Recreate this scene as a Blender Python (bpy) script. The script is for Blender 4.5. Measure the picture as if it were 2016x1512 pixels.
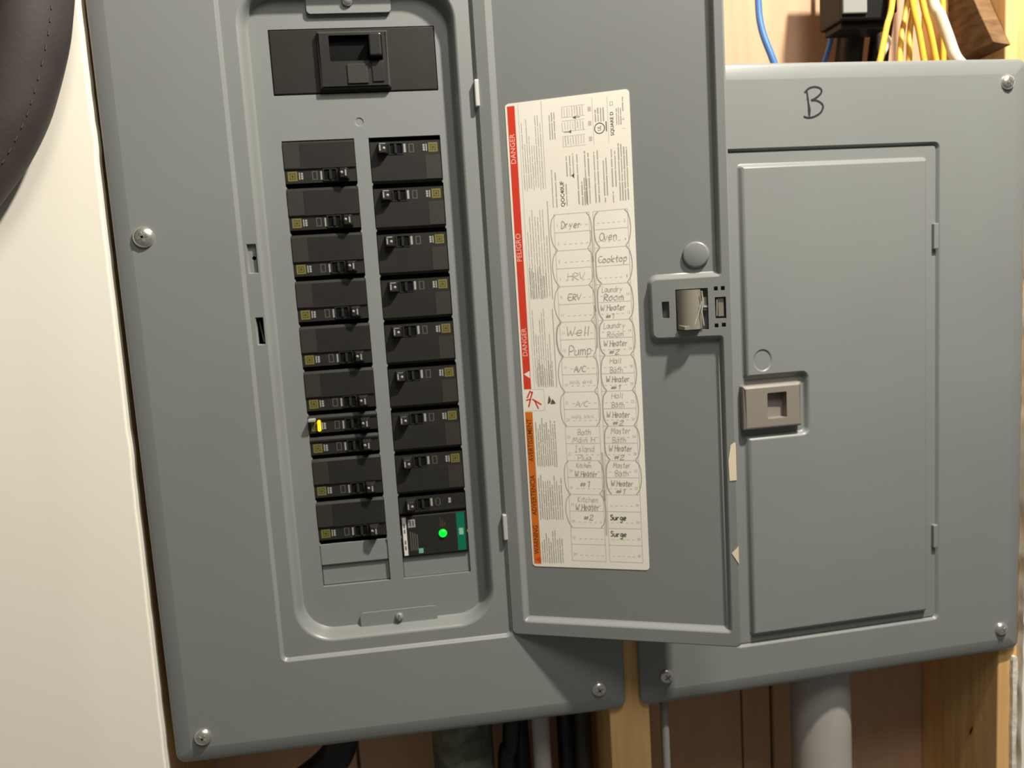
import bpy, math, random
from mathutils import Vector, Matrix
from mathutils.geometry import tessellate_polygon

# ------------------------------------------------------------------ reset
for o in list(bpy.data.objects):
    bpy.data.objects.remove(o, do_unlink=True)
scene = bpy.context.scene
COL = scene.collection
R = math.radians
MM = 0.001
rnd = random.Random(7)

# ------------------------------------------------------------------ camera
# world: X right along the wall, Y into the wall, Z up; dimensions written in millimetres
YAW, PITCH, ROLL = R(6.603), R(7.027), R(-3.576)
CAM = Vector((35.4, -685.8, 26.9))
cam_d = bpy.data.cameras.new('camera')
cam_d.sensor_width = 36.0
cam_d.lens = 1600.0 / 2016.0 * 36.0
cam_d.clip_start = 0.01
cam_d.clip_end = 50
cam = bpy.data.objects.new('camera', cam_d)
COL.objects.link(cam)
ca, sa = math.cos(YAW), math.sin(YAW)
cb, sb = math.cos(PITCH), math.sin(PITCH)
cg, sg = math.cos(ROLL), math.sin(ROLL)
m_yaw = Matrix(((ca, -sa, 0), (sa, ca, 0), (0, 0, 1)))
m_base = Matrix(((1, 0, 0), (0, 0, -1), (0, 1, 0)))
m_pit = Matrix(((1, 0, 0), (0, cb, -sb), (0, sb, cb)))
m_rol = Matrix(((cg, -sg, 0), (sg, cg, 0), (0, 0, 1)))
W2C = m_rol @ m_pit @ m_base @ m_yaw           # rows: right, down, forward
rot = Matrix((W2C[0], -W2C[1], -W2C[2])).transposed()
cam.matrix_world = Matrix.Translation(CAM * MM) @ rot.to_4x4()
scene.camera = cam

# ------------------------------------------------------------------ world, lamp, exposure
wd = bpy.data.worlds.new('room_ambient')
scene.world = wd
wd.use_nodes = True
bg = wd.node_tree.nodes['Background']
bg.inputs['Color'].default_value = (1.0, 0.965, 0.89, 1)
bg.inputs['Strength'].default_value = 0.13

def ceiling_lamp(loc, power):
    ld = bpy.data.lights.new('ceiling_bulb_light', 'POINT')
    ld.energy = power
    ld.color = (1.0, 0.95, 0.845)
    ld.shadow_soft_size = 0.032
    lo = bpy.data.objects.new('ceiling_bulb_light', ld)
    COL.objects.link(lo)
    lo.location = Vector(loc) * MM
ceiling_lamp((550, -533, 1000), 118)

# second ceiling fixture, further out in the room
ad = bpy.data.lights.new('room_ceiling_light', 'AREA')
ad.shape = 'DISK'; ad.size = 0.45; ad.energy = 9.5
ad.color = (1.0, 0.955, 0.86)
ao = bpy.data.objects.new('room_ceiling_light', ad); COL.objects.link(ao)
ao.location = (0.32, -1.05, 1.15)
ao.rotation_euler = (R(38), 0, 0)

vs = scene.view_settings
vs.view_transform = 'Standard'
vs.look = 'None'
vs.gamma = 1.0
vs.use_curve_mapping = False
vs.exposure = 0.0
cam_d.dof.use_dof = True
cam_d.dof.focus_distance = 0.57
cam_d.dof.aperture_fstop = 8.0

# ------------------------------------------------------------------ materials
MATS = {}
def mat(name, col, rough=0.5, spec=0.5, metal=0.0, emit=None, noise=None, bump=None, coat=0.0):
    if name in MATS:
        return MATS[name]
    m = bpy.data.materials.new(name)
    m.use_nodes = True
    nt = m.node_tree
    b = nt.nodes['Principled BSDF']
    b.inputs['Base Color'].default_value = (*col, 1)
    b.inputs['Roughness'].default_value = rough
    b.inputs['Specular IOR Level'].default_value = spec
    b.inputs['Metallic'].default_value = metal
    b.inputs['Coat Weight'].default_value = coat
    if emit:
        b.inputs['Emission Color'].default_value = (*emit[0], 1)
        b.inputs['Emission Strength'].default_value = emit[1]
    tc = None
    if noise or bump:
        tc = nt.nodes.new('ShaderNodeTexCoord')
    if noise:
        # noise = (scale, (sx, sy, sz), colour2, low, high, detail)
        sc, st, c2, lo, hi, det = noise
        mp = nt.nodes.new('ShaderNodeMapping')
        mp.inputs['Scale'].default_value = st
        nt.links.new(tc.outputs['Object'], mp.inputs['Vector'])
        nz = nt.nodes.new('ShaderNodeTexNoise')
        nz.inputs['Scale'].default_value = sc
        nz.inputs['Detail'].default_value = det
        nz.inputs['Distortion'].default_value = 0.4
        nt.links.new(mp.outputs['Vector'], nz.inputs['Vector'])
        cr = nt.nodes.new('ShaderNodeValToRGB')
        cr.color_ramp.elements[0].position = lo
        cr.color_ramp.elements[0].color = (*c2, 1)
        cr.color_ramp.elements[1].position = hi
        cr.color_ramp.elements[1].color = (*col, 1)
        nt.links.new(nz.outputs['Fac'], cr.inputs['Fac'])
        nt.links.new(cr.outputs['Color'], b.inputs['Base Color'])
    if bump:
        sc, strength, dist, det = bump
        nz = nt.nodes.new('ShaderNodeTexNoise')
        nz.inputs['Scale'].default_value = sc
        nz.inputs['Detail'].default_value = det
        nt.links.new(tc.outputs['Object'], nz.inputs['Vector'])
        bp = nt.nodes.new('ShaderNodeBump')
        bp.inputs['Strength'].default_value = strength
        bp.inputs['Distance'].default_value = dist
        nt.links.new(nz.outputs['Fac'], bp.inputs['Height'])
        nt.links.new(bp.outputs['Normal'], b.inputs['Normal'])
    MATS[name] = m
    return m

GREY = (0.205, 0.212, 0.202)
M_PAINT = mat('grey_enamel_paint', GREY, 0.36, 0.5, noise=(9.0, (1, 1, 1), (0.197, 0.203, 0.196), 0.35, 0.65, 2.0), bump=(900.0, 0.05, 0.0004, 2.0))
M_BOX = mat('galvanised_box_steel', (0.20, 0.20, 0.20), 0.5, 0.5, 0.3)
M_SCREW = mat('zinc_screw', (0.72, 0.70, 0.64), 0.28, 0.5, 0.9)
M_SLOT_SHADE = mat('screw_slot_shade', (0.30, 0.285, 0.25), 0.5, 0.4, 0.6)
M_HINGE = mat('bright_hinge_metal', (0.66, 0.64, 0.60), 0.35, 0.5, 0.5)
M_BLACK = mat('black_breaker_plastic', (0.020, 0.0185, 0.0155), 0.45, 0.32, noise=(60.0, (1, 1, 1), (0.016, 0.015, 0.013), 0.3, 0.7, 3.0))
M_BLACK2 = mat('black_label_panel', (0.030, 0.026, 0.021), 0.55, 0.3)
M_DARK = mat('breaker_deep_black', (0.004, 0.004, 0.004), 0.7, 0.1)
M_HANDLE = mat('black_toggle_plastic', (0.022, 0.021, 0.019), 0.3, 0.5)
M_YEL = mat('yellow_logo_print', (0.135, 0.115, 0.030), 0.6, 0.3)
M_YELD = mat('yellow_logo_shade', (0.055, 0.048, 0.010), 0.6, 0.3)
M_WMARK_GLINT = mat('white_mark_and_glint', (0.29, 0.285, 0.265), 0.5, 0.3)
M_GPRINT = mat('grey_rating_print', (0.09, 0.085, 0.075), 0.5, 0.3)
M_PAPER = mat('cream_label_paper', (0.80, 0.755, 0.66), 0.55, 0.3, noise=(14.0, (1, 1, 1), (0.77, 0.72, 0.62), 0.35, 0.65, 2.0))
M_RED = mat('label_red', (0.62, 0.045, 0.02), 0.5, 0.3)
M_REDTXT = mat('label_red_lettering', (0.80, 0.50, 0.43), 0.5, 0.3)
M_ORANGE = mat('label_orange', (0.62, 0.15, 0.015), 0.5, 0.3)
M_ORTXT = mat('label_orange_lettering', (0.16, 0.035, 0.008), 0.5, 0.3)
M_INK = mat('label_ink', (0.10, 0.088, 0.075), 0.6, 0.2)
M_INKL = mat('label_fine_print', (0.37, 0.335, 0.285), 0.6, 0.2)
M_INKM = mat('label_rule_ink', (0.50, 0.455, 0.39), 0.6, 0.2)
M_PENCIL = mat('pencil_graphite', (0.37, 0.335, 0.28), 0.5, 0.4)
M_PENL = mat('light_pencil_graphite', (0.49, 0.45, 0.38), 0.5, 0.4)
M_MARKER = mat('black_marker_ink', (0.022, 0.022, 0.024), 0.5, 0.3)
M_BEIGE = mat('taupe_latch_plastic', (0.215, 0.19, 0.16), 0.4, 0.5)
M_SLIDE = mat('khaki_latch_plastic', (0.20, 0.185, 0.145), 0.35, 0.5)
M_SCRAP = mat('cream_paint_scrap', (0.76, 0.64, 0.48), 0.7, 0.2)
M_GREENBAR = mat('green_label_bar', (0.0, 0.14, 0.075), 0.4, 0.4)
M_GREENL = mat('pale_green_print', (0.14, 0.42, 0.27), 0.4, 0.4)
M_LEDG = mat('green_led_glow', (0.0, 0.3, 0.0), 0.4, 0.4, emit=((0.0, 1.0, 0.03), 1.6))
M_LEDY = mat('yellow_indicator_glow', (0.6, 0.4, 0.01), 0.4, 0.4, emit=((1.0, 0.62, 0.02), 0.9))
M_WHITEST = mat('white_sticker', (0.62, 0.60, 0.55), 0.5, 0.3)
M_DRYWALL = mat('white_wall_paint', (0.90, 0.855, 0.735), 0.5, 0.3, noise=(3.0, (3, 1, 0.5), (0.85, 0.805, 0.69), 0.3, 0.7, 2.0), bump=(7.0, 0.12, 0.003, 2.0))
M_GYPSUM = mat('torn_gypsum', (0.72, 0.685, 0.60), 0.9, 0.1, noise=(70.0, (1, 1, 0.5), (0.55, 0.50, 0.41), 0.3, 0.55, 4.0), bump=(140.0, 0.5, 0.002, 3.0))
M_STUD = mat('spruce_stud', (0.74, 0.47, 0.20), 0.65, 0.3, noise=(30.0, (4, 4, 0.25), (0.62, 0.36, 0.135), 0.3, 0.62, 4.0), bump=(120.0, 0.15, 0.0006, 3.0))
M_PLY = mat('plywood_sheathing', (0.55, 0.355, 0.235), 0.75, 0.15, noise=(22.0, (3, 3, 0.3), (0.51, 0.32, 0.20), 0.3, 0.65, 4.0))
M_KNOT = mat('wood_knot', (0.10, 0.04, 0.012), 0.7, 0.2)
M_BROWN = mat('dark_brown_mottle', (0.20, 0.115, 0.055), 0.8, 0.2, noise=(40.0, (1, 1, 3), (0.10, 0.05, 0.02), 0.3, 0.6, 4.0))
M_YWIRE = mat('yellow_wire_jacket', (0.80, 0.47, 0.05), 0.42, 0.5)
M_WWIRE = mat('white_cable_jacket', (0.76, 0.70, 0.58), 0.5, 0.4, noise=(60.0, (1, 1, 0.3), (0.62, 0.54, 0.42), 0.35, 0.6, 3.0))
M_BWIRE = mat('blue_wire_jacket', (0.05, 0.16, 0.45), 0.4, 0.5)
M_KWIRE = mat('black_cable_jacket', (0.008, 0.008, 0.009), 0.5, 0.4)
M_GWIRE = mat('grey_cable_jacket', (0.21, 0.205, 0.18), 0.45, 0.4)
M_DWIRE = mat('charcoal_cable_jacket', (0.035, 0.03, 0.027), 0.5, 0.4)
M_PVC = mat('grey_conduit_pvc', (0.40, 0.38, 0.345), 0.5, 0.4, noise=(20.0, (1, 1, 1), (0.35, 0.335, 0.30), 0.35, 0.65, 3.0))
M_OLIVE = mat('aged_conduit_grey_green', (0.16, 0.16, 0.115), 0.6, 0.4, noise=(45.0, (1, 1, 1), (0.05, 0.075, 0.04), 0.38, 0.6, 4.0))
M_DEV = mat('black_device_plastic', (0.006, 0.006, 0.006), 0.5, 0.2)
M_DEVL = mat('grey_device_plate', (0.25, 0.25, 0.235), 0.5, 0.4)
M_HOSE = mat('matte_black_vinyl', (0.058, 0.047, 0.042), 0.62, 0.35, noise=(12.0, (1, 1, 1), (0.034, 0.026, 0.026), 0.35, 0.65, 3.0), bump=(300.0, 0.2, 0.0008, 3.0))
M_STITCH = mat('grey_stitch_thread', (0.085, 0.077, 0.068), 0.8, 0.2)

# ------------------------------------------------------------------ mesh builder (millimetres)
def rpoly(pts, r, n=5):
    """round every corner of a polygon given as (x, z) points"""
    out = []
    k = len(pts)
    rr = r if isinstance(r, (list, tuple)) else [r] * k
    for i in range(k):
        p = Vector(pts[i]); a = Vector(pts[i - 1]); b = Vector(pts[(i + 1) % k])
        ra = rr[i]
        if ra <= 0:
            out.append((p.x, p.y)); continue
        da = (a - p).normalized(); db = (b - p).normalized()
        ang = da.angle(db)
        t = ra / math.tan(ang / 2)
        c = p + (da + db).normalized() * (ra / math.sin(ang / 2))
        s = p + da * t; e = p + db * t
        a0 = math.atan2(s.y - c.y, s.x - c.x); a1 = math.atan2(e.y - c.y, e.x - c.x)
        d = (a1 - a0 + math.pi) % (2 * math.pi) - math.pi
        for j in range(n + 1):
            w = a0 + d * j / n
            out.append((c.x + ra * math.cos(w), c.y + ra * math.sin(w)))
    return out

def rrect(x0, x1, z0, z1, r=0.0, n=5):
    return rpoly([(x0, z0), (x1, z0), (x1, z1), (x0, z1)], r, n)

def inset(loop, d):
    """offset a counter-clockwise loop inwards (d < 0: outwards)"""
    k = len(loop); out = []
    for i in range(k):
        p = Vector(loop[i]); a = Vector(loop[i - 1]); b = Vector(loop[(i + 1) % k])
        e1 = (p - a).normalized(); e2 = (b - p).normalized()
        n1 = Vector((-e1.y, e1.x)); n2 = Vector((-e2.y, e2.x))
        nn = n1 + n2
        q = nn.length_squared
        if q < 1e-9: nn = n1; s = 1
        else: s = 2.0 / q
        out.append(tuple(p + nn * (s * d)))
    return out

def smooth_path(pts, sub=6):
    P = [Vector(p) for p in pts]
    if len(P) < 3: return P
    P = [P[0] * 2 - P[1]] + P + [P[-1] * 2 - P[-2]]
    out = []
    for i in range(1, len(P) - 2):
        p0, p1, p2, p3 = P[i - 1], P[i], P[i + 1], P[i + 2]
        for j in range(sub):
            t = j / sub
            out.append(0.5 * ((2 * p1) + (p2 - p0) * t + (2 * p0 - 5 * p1 + 4 * p2 - p3) * t * t + (-p0 + 3 * p1 - 3 * p2 + p3) * t ** 3))
    out.append(P[-2])
    return out

class MB:
    def __init__(self):
        self.v = []; self.f = []; self.m = []; self.s = []; self.mats = []
    def mi(self, m):
        if m not in self.mats: self.mats.append(m)
        return self.mats.index(m)
    def add(self, verts, faces, m, smooth=False):
        o = len(self.v); k = self.mi(m)
        self.v += [tuple(p) for p in verts]
        for f in faces:
            self.f.append([i + o for i in f]); self.m.append(k); self.s.append(smooth)
        return self
    def box(self, x0, x1, y0, y1, z0, z1, m):
        v = [(x0, y0, z0), (x1, y0, z0), (x1, y1, z0), (x0, y1, z0), (x0, y0, z1), (x1, y0, z1), (x1, y1, z1), (x0, y1, z1)]
        return self.add(v, [(0, 1, 5, 4), (1, 2, 6, 5), (2, 3, 7, 6), (3, 0, 4, 7), (4, 5, 6, 7), (3, 2, 1, 0)], m)
    def loft(self, loops, m, smooth=True):
        n = len(loops[0]); v = [p for l in loops for p in l]; f = []
        for i in range(len(loops) - 1):
            for k in range(n):
                k2 = (k + 1) % n
                f.append((i * n + k, i * n + k2, (i + 1) * n + k2, (i + 1) * n + k))
        return self.add(v, f, m, smooth)
    def rings(self, specs, m, smooth=True):
        """specs: list of (loop2d, y)"""
        return self.loft([[(x, y, z) for x, z in l] for l, y in specs], m, smooth)
    def flat(self, outer, holes, y, m, front=True):
        polys = [[Vector((x, z, 0)) for x, z in l] for l in [outer] + list(holes)]
        pts = [p for l in polys for p in l]
        f = []
        for t in tessellate_polygon(polys):
            a, b, c = (pts[i] for i in t)
            ccw = (b - a).cross(c - a).z > 0
            f.append(tuple(t) if ccw == front else tuple(reversed(t)))
        return self.add([(p.x, y, p.y) for p in pts], f, m)
    def slab(self, outer, holes, y0, y1, m, smooth=False):
        """flat plate with through holes, front at y0"""
        self.flat(outer, holes, y0, m, True)
        self.flat(outer, holes, y1, m, False)
        self.rings([(outer, y1), (outer, y0)], m, smooth)
        for h in holes:
            self.rings([(h, y0), (h, y1)], m, smooth)
        return self
    def lathe(self, cx, cz, prof, m, n=20, smooth=True):
        """profile [(radius, y)] about an axis along y"""
        loops = []
        for r, y in prof:
            r = max(r, 0.001)
            loops.append([(cx + r * math.cos(2 * math.pi * k / n), y, cz + r * math.sin(2 * math.pi * k / n)) for k in range(n)])
        return self.loft(loops, m, smooth)
    def tube(self, path, r, m, n=12, closed=False):
        P = [Vector(p) for p in path]; k = len(P)
        rr = r if isinstance(r, (list, tuple)) else [r] * k
        loops = []; nrm = None
        for i in range(k):
            t = (P[(i + 1) % k] - P[i - 1]) if (closed or 0 < i < k - 1) else (P[1] - P[0] if i == 0 else P[-1] - P[-2])
            t.normalize()
            if nrm is None:
                nrm = t.cross(Vector((0.13, 1, 0.07))).normalized()
            nrm = (nrm - t * nrm.dot(t)).normalized()
            bn = t.cross(nrm)
            loops.append([tuple(P[i] + (nrm * math.cos(2 * math.pi * j / n) + bn * math.sin(2 * math.pi * j / n)) * rr[i]) for j in range(n)])
        if closed: loops.append(loops[0])
        self.loft(loops, m, True)
        if not closed:
            self.add(loops[0], [list(range(n))], m); self.add(loops[-1], [list(range(n - 1, -1, -1))], m)
        return self
    def ribbon(self, pts, w, y, m):
        P = [Vector(p) for p in pts]; L = []; Rr = []
        k = len(P)
        for i in range(k):
            t = P[min(i + 1, k - 1)] - P[max(i - 1, 0)]
            if t.length < 1e-9: t = Vector((1, 0))
            t.normalize(); n = Vector((-t.y, t.x)) * (w / 2)
            L.append(P[i] + n); Rr.append(P[i] - n)
        v = [(p.x, y, p.y) for p in L] + [(p.x, y, p.y) for p in Rr]
        f = [(k + i, k + i + 1, i + 1, i) for i in range(k - 1)]
        return self.add(v, f, m)
    def quad(self, x0, x1, z0, z1, y, m):
        return self.add([(x0, y, z0), (x1, y, z0), (x1, y, z1), (x0, y, z1)], [(0, 1, 2, 3)], m)
    def text(self, body, size, x, z, y, m, up=False, align='CENTER', sx=1.0, bold=0.0):
        cu = bpy.data.curves.new('t', 'FONT'); cu.body = body; cu.size = size
        cu.align_x = align; cu.align_y = 'CENTER'; cu.resolution_u = 2; cu.offset = bold
        ob = bpy.data.objects.new('t', cu); COL.objects.link(ob)
        dg = bpy.context.evaluated_depsgraph_get()
        me = ob.evaluated_get(dg).to_mesh()
        v = []
        for q in me.vertices:
            a, b = q.co.x * sx, q.co.y
            v.append((x - b, y, z + a) if up else (x + a, y, z + b))
        f = [tuple(p.vertices) for p in me.polygons]
        ob.evaluated_get(dg).to_mesh_clear()
        bpy.data.objects.remove(ob, do_unlink=True); bpy.data.curves.remove(cu)
        return self.add(v, f, m)
    def mesh(self, name, off=(0, 0, 0)):
        me = bpy.data.meshes.new(name)
        o = Vector(off)
        me.from_pydata([tuple((Vector(p) - o) * MM) for p in self.v], [], self.f)
        for q in self.mats: me.materials.append(q)
        me.polygons.foreach_set('material_index', self.m)
        me.polygons.foreach_set('use_smooth', self.s)
        me.update()
        return me
    def build(self, name, parent=None, off=(0, 0, 0), bevel=0.0, label=None, matrix=None, seg=2):
        o = bpy.data.objects.new(name, self.mesh(name, off))
        COL.objects.link(o)
        if parent: o.parent = parent
        if matrix is not None: o.matrix_local = matrix
        if bevel:
            b = o.modifiers.new('bevel', 'BEVEL'); b.width = bevel * MM; b.segments = seg
            b.limit_method = 'ANGLE'; b.angle_limit = R(40)
        if label: o['label'] = label
        return o

def tag(o, label, cat, group=None, kind=None):
    if label: o['label'] = label
    if cat: o['category'] = cat
    if group: o['group'] = group
    if kind: o['kind'] = kind
    return o

def thing(name, loc, rotz=0.0, label=None, cat=None, group=None):
    o = bpy.data.objects.new(name, None)
    o.empty_display_size = 0.02
    COL.objects.link(o)
    o.location = Vector(loc) * MM
    o.rotation_euler = (0, 0, rotz)
    return tag(o, label, cat, group)

def copy_tree(o, parent=None):
    c = o.copy(); COL.objects.link(c); c.parent = parent
    for ch in list(o.children): copy_tree(ch, c)
    return c

# ------------------------------------------------------------------ setting: stud wall
STUD_Z0, STUD_Z1 = -940, 860
wb = MB().box(-700, 1100, 172, 184, STUD_Z0, STUD_Z1, M_PLY).build('wall_back', off=(200, 178, STUD_Z0))
wb.location = Vector((200, 178, STUD_Z0)) * MM
tag(wb, 'wood sheathed back of the open stud wall behind the panels', 'wall', kind='structure')
def wall_part(mb, name, **k):
    return mb.build(name, wb, off=(200, 178, STUD_Z0), **k)
edges = [-240, -60, 105, 374, 410, 640]
for i in range(len(edges) - 1):
    a, b = edges[i], edges[i + 1]
    wall_part(MB().box(a + 1.6, b - 1.6, 156 + (i % 2) * 3, 171.5, STUD_Z0, 60, M_PLY), 'plank', bevel=1.0)
wall_part(MB().box(-240, 640, 156, 171.5, 61, STUD_Z1, M_PLY), 'plank', bevel=1.0, label='peach plywood sheet')
# dark printed smudges on the board edge below the second panel
mk = MB()
for k in range(9):
    z = -440 - k * 11 + rnd.uniform(-2, 2)
    x = 412 + rnd.uniform(-1, 1)
    mk.ribbon([(x, z), (x + 3.2, z + 3.5), (x + 1.0, z + 7.0)], 1.1, 158.7, M_KNOT)
    mk.ribbon([(x + 3.5, z + 1), (x + 5.5, z + 6)], 1.0, 158.7, M_KNOT)
wall_part(mk, 'lumber_stamp', label='dark illegible ink marks on the board')
def stud(x0, x1, y0, y1=155.5):
    return wall_part(MB().box(x0, x1, y0, y1, STUD_Z0, STUD_Z1, M_STUD), 'stud', bevel=1.5)
stud(-248, -209, 15)
stud(187.5, 225.5, 9.5)
sr = stud(594, 640, 31)
for (yy, zz, hh) in ((92, -378, 3.0), (66, -384, 4.0), (70, -478, 6.0)):
    # knots on the side face of the right stud
    kk = MB()
    n = 12
    kk.add([(593.7, yy + 1.6 * math.cos(2 * math.pi * j / n) - 0.35 * hh * math.sin(2 * math.pi * j / n), zz + hh * math.sin(2 * math.pi * j / n)) for j in range(n)], [list(range(n))], M_KNOT)
    wall_part(kk, 'knot')

# white wall on the left with a ragged cut edge
pts = []
z = -940.0
edge = []
while z < 860:
    base = -204.6 + (max(-640, min(z, 470)) + 370) / 632 * 4.6
    edge.append((base + rnd.uniform(-0.22, 0.22) + (0.8 if rnd.random() < 0.08 else 0), z))
    z += rnd.uniform(7, 15)
outer = [(-1500, -940)] + edge + [(-1500, edge[-1][1])]
lw = MB()
ins = [(x - 1.8, zz) for x, zz in edge]
o2 = [(-1500, -940)] + ins + [(-1500, edge[-1][1])]
lw.flat(o2, [], 1.0, M_DRYWALL)
n = len(edge)
for (xa, ya), (xb, yb) in (((-1.8, 1.0), (-0.8, 1.15)), ((-0.8, 1.15), (-0.2, 1.6)), ((-0.2, 1.6), (0, 2.6)), ((0, 2.6), (0, 13.5))):
    v = [(x + xa, ya, zz) for x, zz in edge] + [(x + xb, yb, zz) for x, zz in edge]
    lw.add(v, [(i, n + i, n + i + 1, i + 1) for i in range(n - 1)], M_DRYWALL, True)
lw.flat(outer, [], 13.5, M_DRYWALL, False)
wl = lw.build('wall_left', off=(-420, 7, -940)); wl.location = Vector((-420, 7, -940)) * MM
tag(wl, 'smooth white wall left of the open panel with a ragged edge', 'wall', kind='structure')

# torn drywall at the far right
def ragged(x_base, amp, z0, z1, step):
    e = []; z = z0; x = 0
    while z < z1:
        x = 0.6 * x + rnd.uniform(-amp, amp)
        e.append((x_base + x, z)); z += rnd.uniform(step * 0.6, step * 1.4)
    return e
e1 = ragged(614.2, 0.8, -940, 860, 10)
rw = MB(); outer = [(1900, e1[-1][1])] + list(reversed(e1)) + [(1900, -940)]
rw.slab(outer, [], 22.5, 30.4, M_DRYWALL, True)
wr = rw.build('wall_right', off=(690, 24, -940), bevel=1.2); wr.location = Vector((690, 24, -940)) * MM
tag(wr, 'white wall with a torn edge beyond the closed panel', 'wall', kind='structure')
e2 = ragged(607.0, 0.5, -936, -372, 11); e3 = ragged(612.2, 0.7, -936, -372, 11)
ts = MB(); ts.slab(e3 + list(reversed(e2)), [], 26.5, 30.6, M_GYPSUM, True)
tp = ts.build('gypsum_strip', off=(609, 26, -936), bevel=1.0); tp.location = Vector((609, 26, -936)) * MM
tag(tp, 'torn strip of pale gypsum on the right stud below the closed panel', 'plaster strip')

# ------------------------------------------------------------------ shared pieces
def screw_mesh(r=7.2, ang=0.4):
    s = MB()
    s.lathe(0, 0, [(r, 0.6), (r, -0.6), (r * 0.96, -1.6), (r * 0.8, -3.0), (r * 0.5, -4.0), (r * 0.15, -4.4), (0, -4.4)], M_SCREW, 24)
    for a in (ang, ang + math.pi / 2):
        d = Vector((math.cos(a), math.sin(a))) * r * 0.5
        w = Vector((-d.y, d.x)).normalized() * r * 0.11
        P = [-d - w, d - w, d + w, -d + w]
        s.add([(p.x, -4.1, p.y) for p in P] + [(p.x, -4.6, p.y) for p in P], [(4, 5, 6, 7), (0, 1, 5, 4), (1, 2, 6, 5), (2, 3, 7, 6), (3, 0, 4, 7)], M_SLOT_SHADE)  # raised bars in a darker tone paint the shade of the cross slot
    return s
def put_screws(root, base, spots):
    proto = {}
    for i, (x, y, z, r, a) in enumerate(spots):
        o = screw_mesh(r, a).build('screw', root)
        o.location = (Vector((x, y, z)) - Vector(base)) * MM

def cover_edge(mb, x0, x1, z0, z1, r, ylip):
    """rolled edge of a pressed steel cover; returns the flat front loop"""
    prof = [(0, ylip), (0, 5.2), (0.4, 4.2), (1.6, 3.2), (4, 2.35), (8, 1.25), (12, 0.35), (14.5, 0)]
    loops = [(rrect(x0 + d, x1 - d, z0 + d, z1 - d, max(r - d, 0.8)), y) for d, y in prof]
    mb.rings(loops, M_PAINT)
    return loops[-1][0]

# ------------------------------------------------------------------ panel A: open panel
A_BASE = (3, 0, -366)
A = thing('breaker_panel', A_BASE, 0, 'grey steel breaker panel with its door swung open over the neighbouring panel', 'breaker panel', 'breaker panels')
def apart(mb, name, **k):
    return mb.build(name, A, off=A_BASE, **k)

cov = MB()
f_out = cover_edge(cov, -196, 202, -366, 372, 9, 9.0)
FR = rrect(-98.3, 100.3, -282.3, 284, 4.5)
fr_o = inset(FR, -1.6)
cov.flat(f_out, [list(reversed(fr_o))], 0, M_PAINT)
cov.rings([(fr_o, 0), (inset(FR, -0.9), 0.35), (inset(FR, -0.2), 1.3), (inset(FR, 0.4), 2.3), (inset(FR, 1.4), 3.0)], M_PAINT)
ring_o = inset(FR, 1.4)
TR = rrect(-85.5, 88, -271, 274, 33, 12)
slot1 = rrect(-94.6, -86.6, 48, 72, 0.8, 2)
slot2 = rrect(-93.4, -86.6, -10.5, 12.5, 0.8, 2)
cov.flat(ring_o, [list(reversed(TR)), list(reversed(slot1)), list(reversed(slot2))], 3, M_PAINT)
# pocket of the upper latch slot, open lower slot
cov.rings([(slot1, 3), (inset(slot1, 0.5), 3.6), (inset(slot1, 0.8), 6.2)], M_PAINT)
hole = [(-89.6 + 1.7 * math.cos(2 * math.pi * k / 10), 60.5 + 1.7 * math.sin(2 * math.pi * k / 10)) for k in range(10)]
cov.flat(inset(slot1, 0.8), [list(reversed(hole))], 6.2, M_PAINT)
cov.rings([(hole, 6.2), (hole, 12)], M_PAINT)
cov.rings([(slot2, 3), (inset(slot2, 0.5), 3.6), (inset(slot2, 0.8), 8)], M_PAINT)
# walls of the breaker recess
cov.rings([(TR, 3), (inset(TR, 0.8), 3.2), (inset(TR, 1.9), 4.0), (inset(TR, 2.9), 5.4), (inset(TR, 3.9), 8.0), (inset(TR, 4.8), 12.5), (inset(TR, 5.8), 16.6), (inset(TR, 7.5), 18.2)], M_PAINT)
apart(cov, 'cover')

# dead front with breaker openings
Z0 = 154.3; SP = 19.05
FLOOR = inset(TR, 6.6)
def column(x0, x1, z1, z0):
    p = [(x0, z0), (x1, z0)]
    k = 0; z = z0
    zs = []
    zz = z1 - 2 * SP
    while zz > z0 + 4:
        zs.append(zz); zz -= 2 * SP
    for zz in reversed(zs): p += [(x1, zz - 1.4), (x1 - 0.8, zz - 0.5), (x1 - 0.8, zz + 0.6), (x1, zz + 1.6)]
    p += [(x1, z1), (x0, z1)]
    for zz in zs: p += [(x0, zz + 1.6), (x0 + 0.8, zz + 0.6), (x0 + 0.8, zz - 0.5), (x0, zz - 1.4)]
    return p
XL0, XL1, XR0, XR1 = -60.8, -2.0, 9.8, 69.2
hL = column(XL0, XL1, Z0, Z0 - 20 * SP); hR = column(XR0, XR1, Z0, Z0 - 20 * SP)
hM = rrect(-63.5, 70.6, 190.3, 242, 0.6, 1)
dimple = [(3.4 + 3.6 * math.cos(2 * math.pi * k / 16), 167.3 + 3.6 * math.sin(2 * math.pi * k / 16)) for k in range(16)]
df = MB()
df.flat(FLOOR, [list(reversed(l)) for l in (hL, hR, hM, dimple)], 17.6, M_PAINT)
for l in (hL, hR, hM): df.rings([(l, 17.6), (l, 21.0)], M_PAINT, False)
df.rings([(dimple, 17.6), (inset(dimple, 0.7), 18.2)], M_PAINT)
df.flat(inset(dimple, 0.7), [], 18.2, M_PAINT)
apart(df, 'deadfront')
for (x0, x1, i, y) in ((XL0, XL1, 18, 18.9), (XL0, XL1, 19, 21.4), (XR0, XR1, 19, 20.0)):
    zt = Z0 - i * SP
    apart(MB().box(x0 + 0.35, x1 - 0.35, y, y + 1.6, zt - SP + 0.3, zt - 0.3, M_PAINT), 'blank_plate', bevel=0.3)
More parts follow.
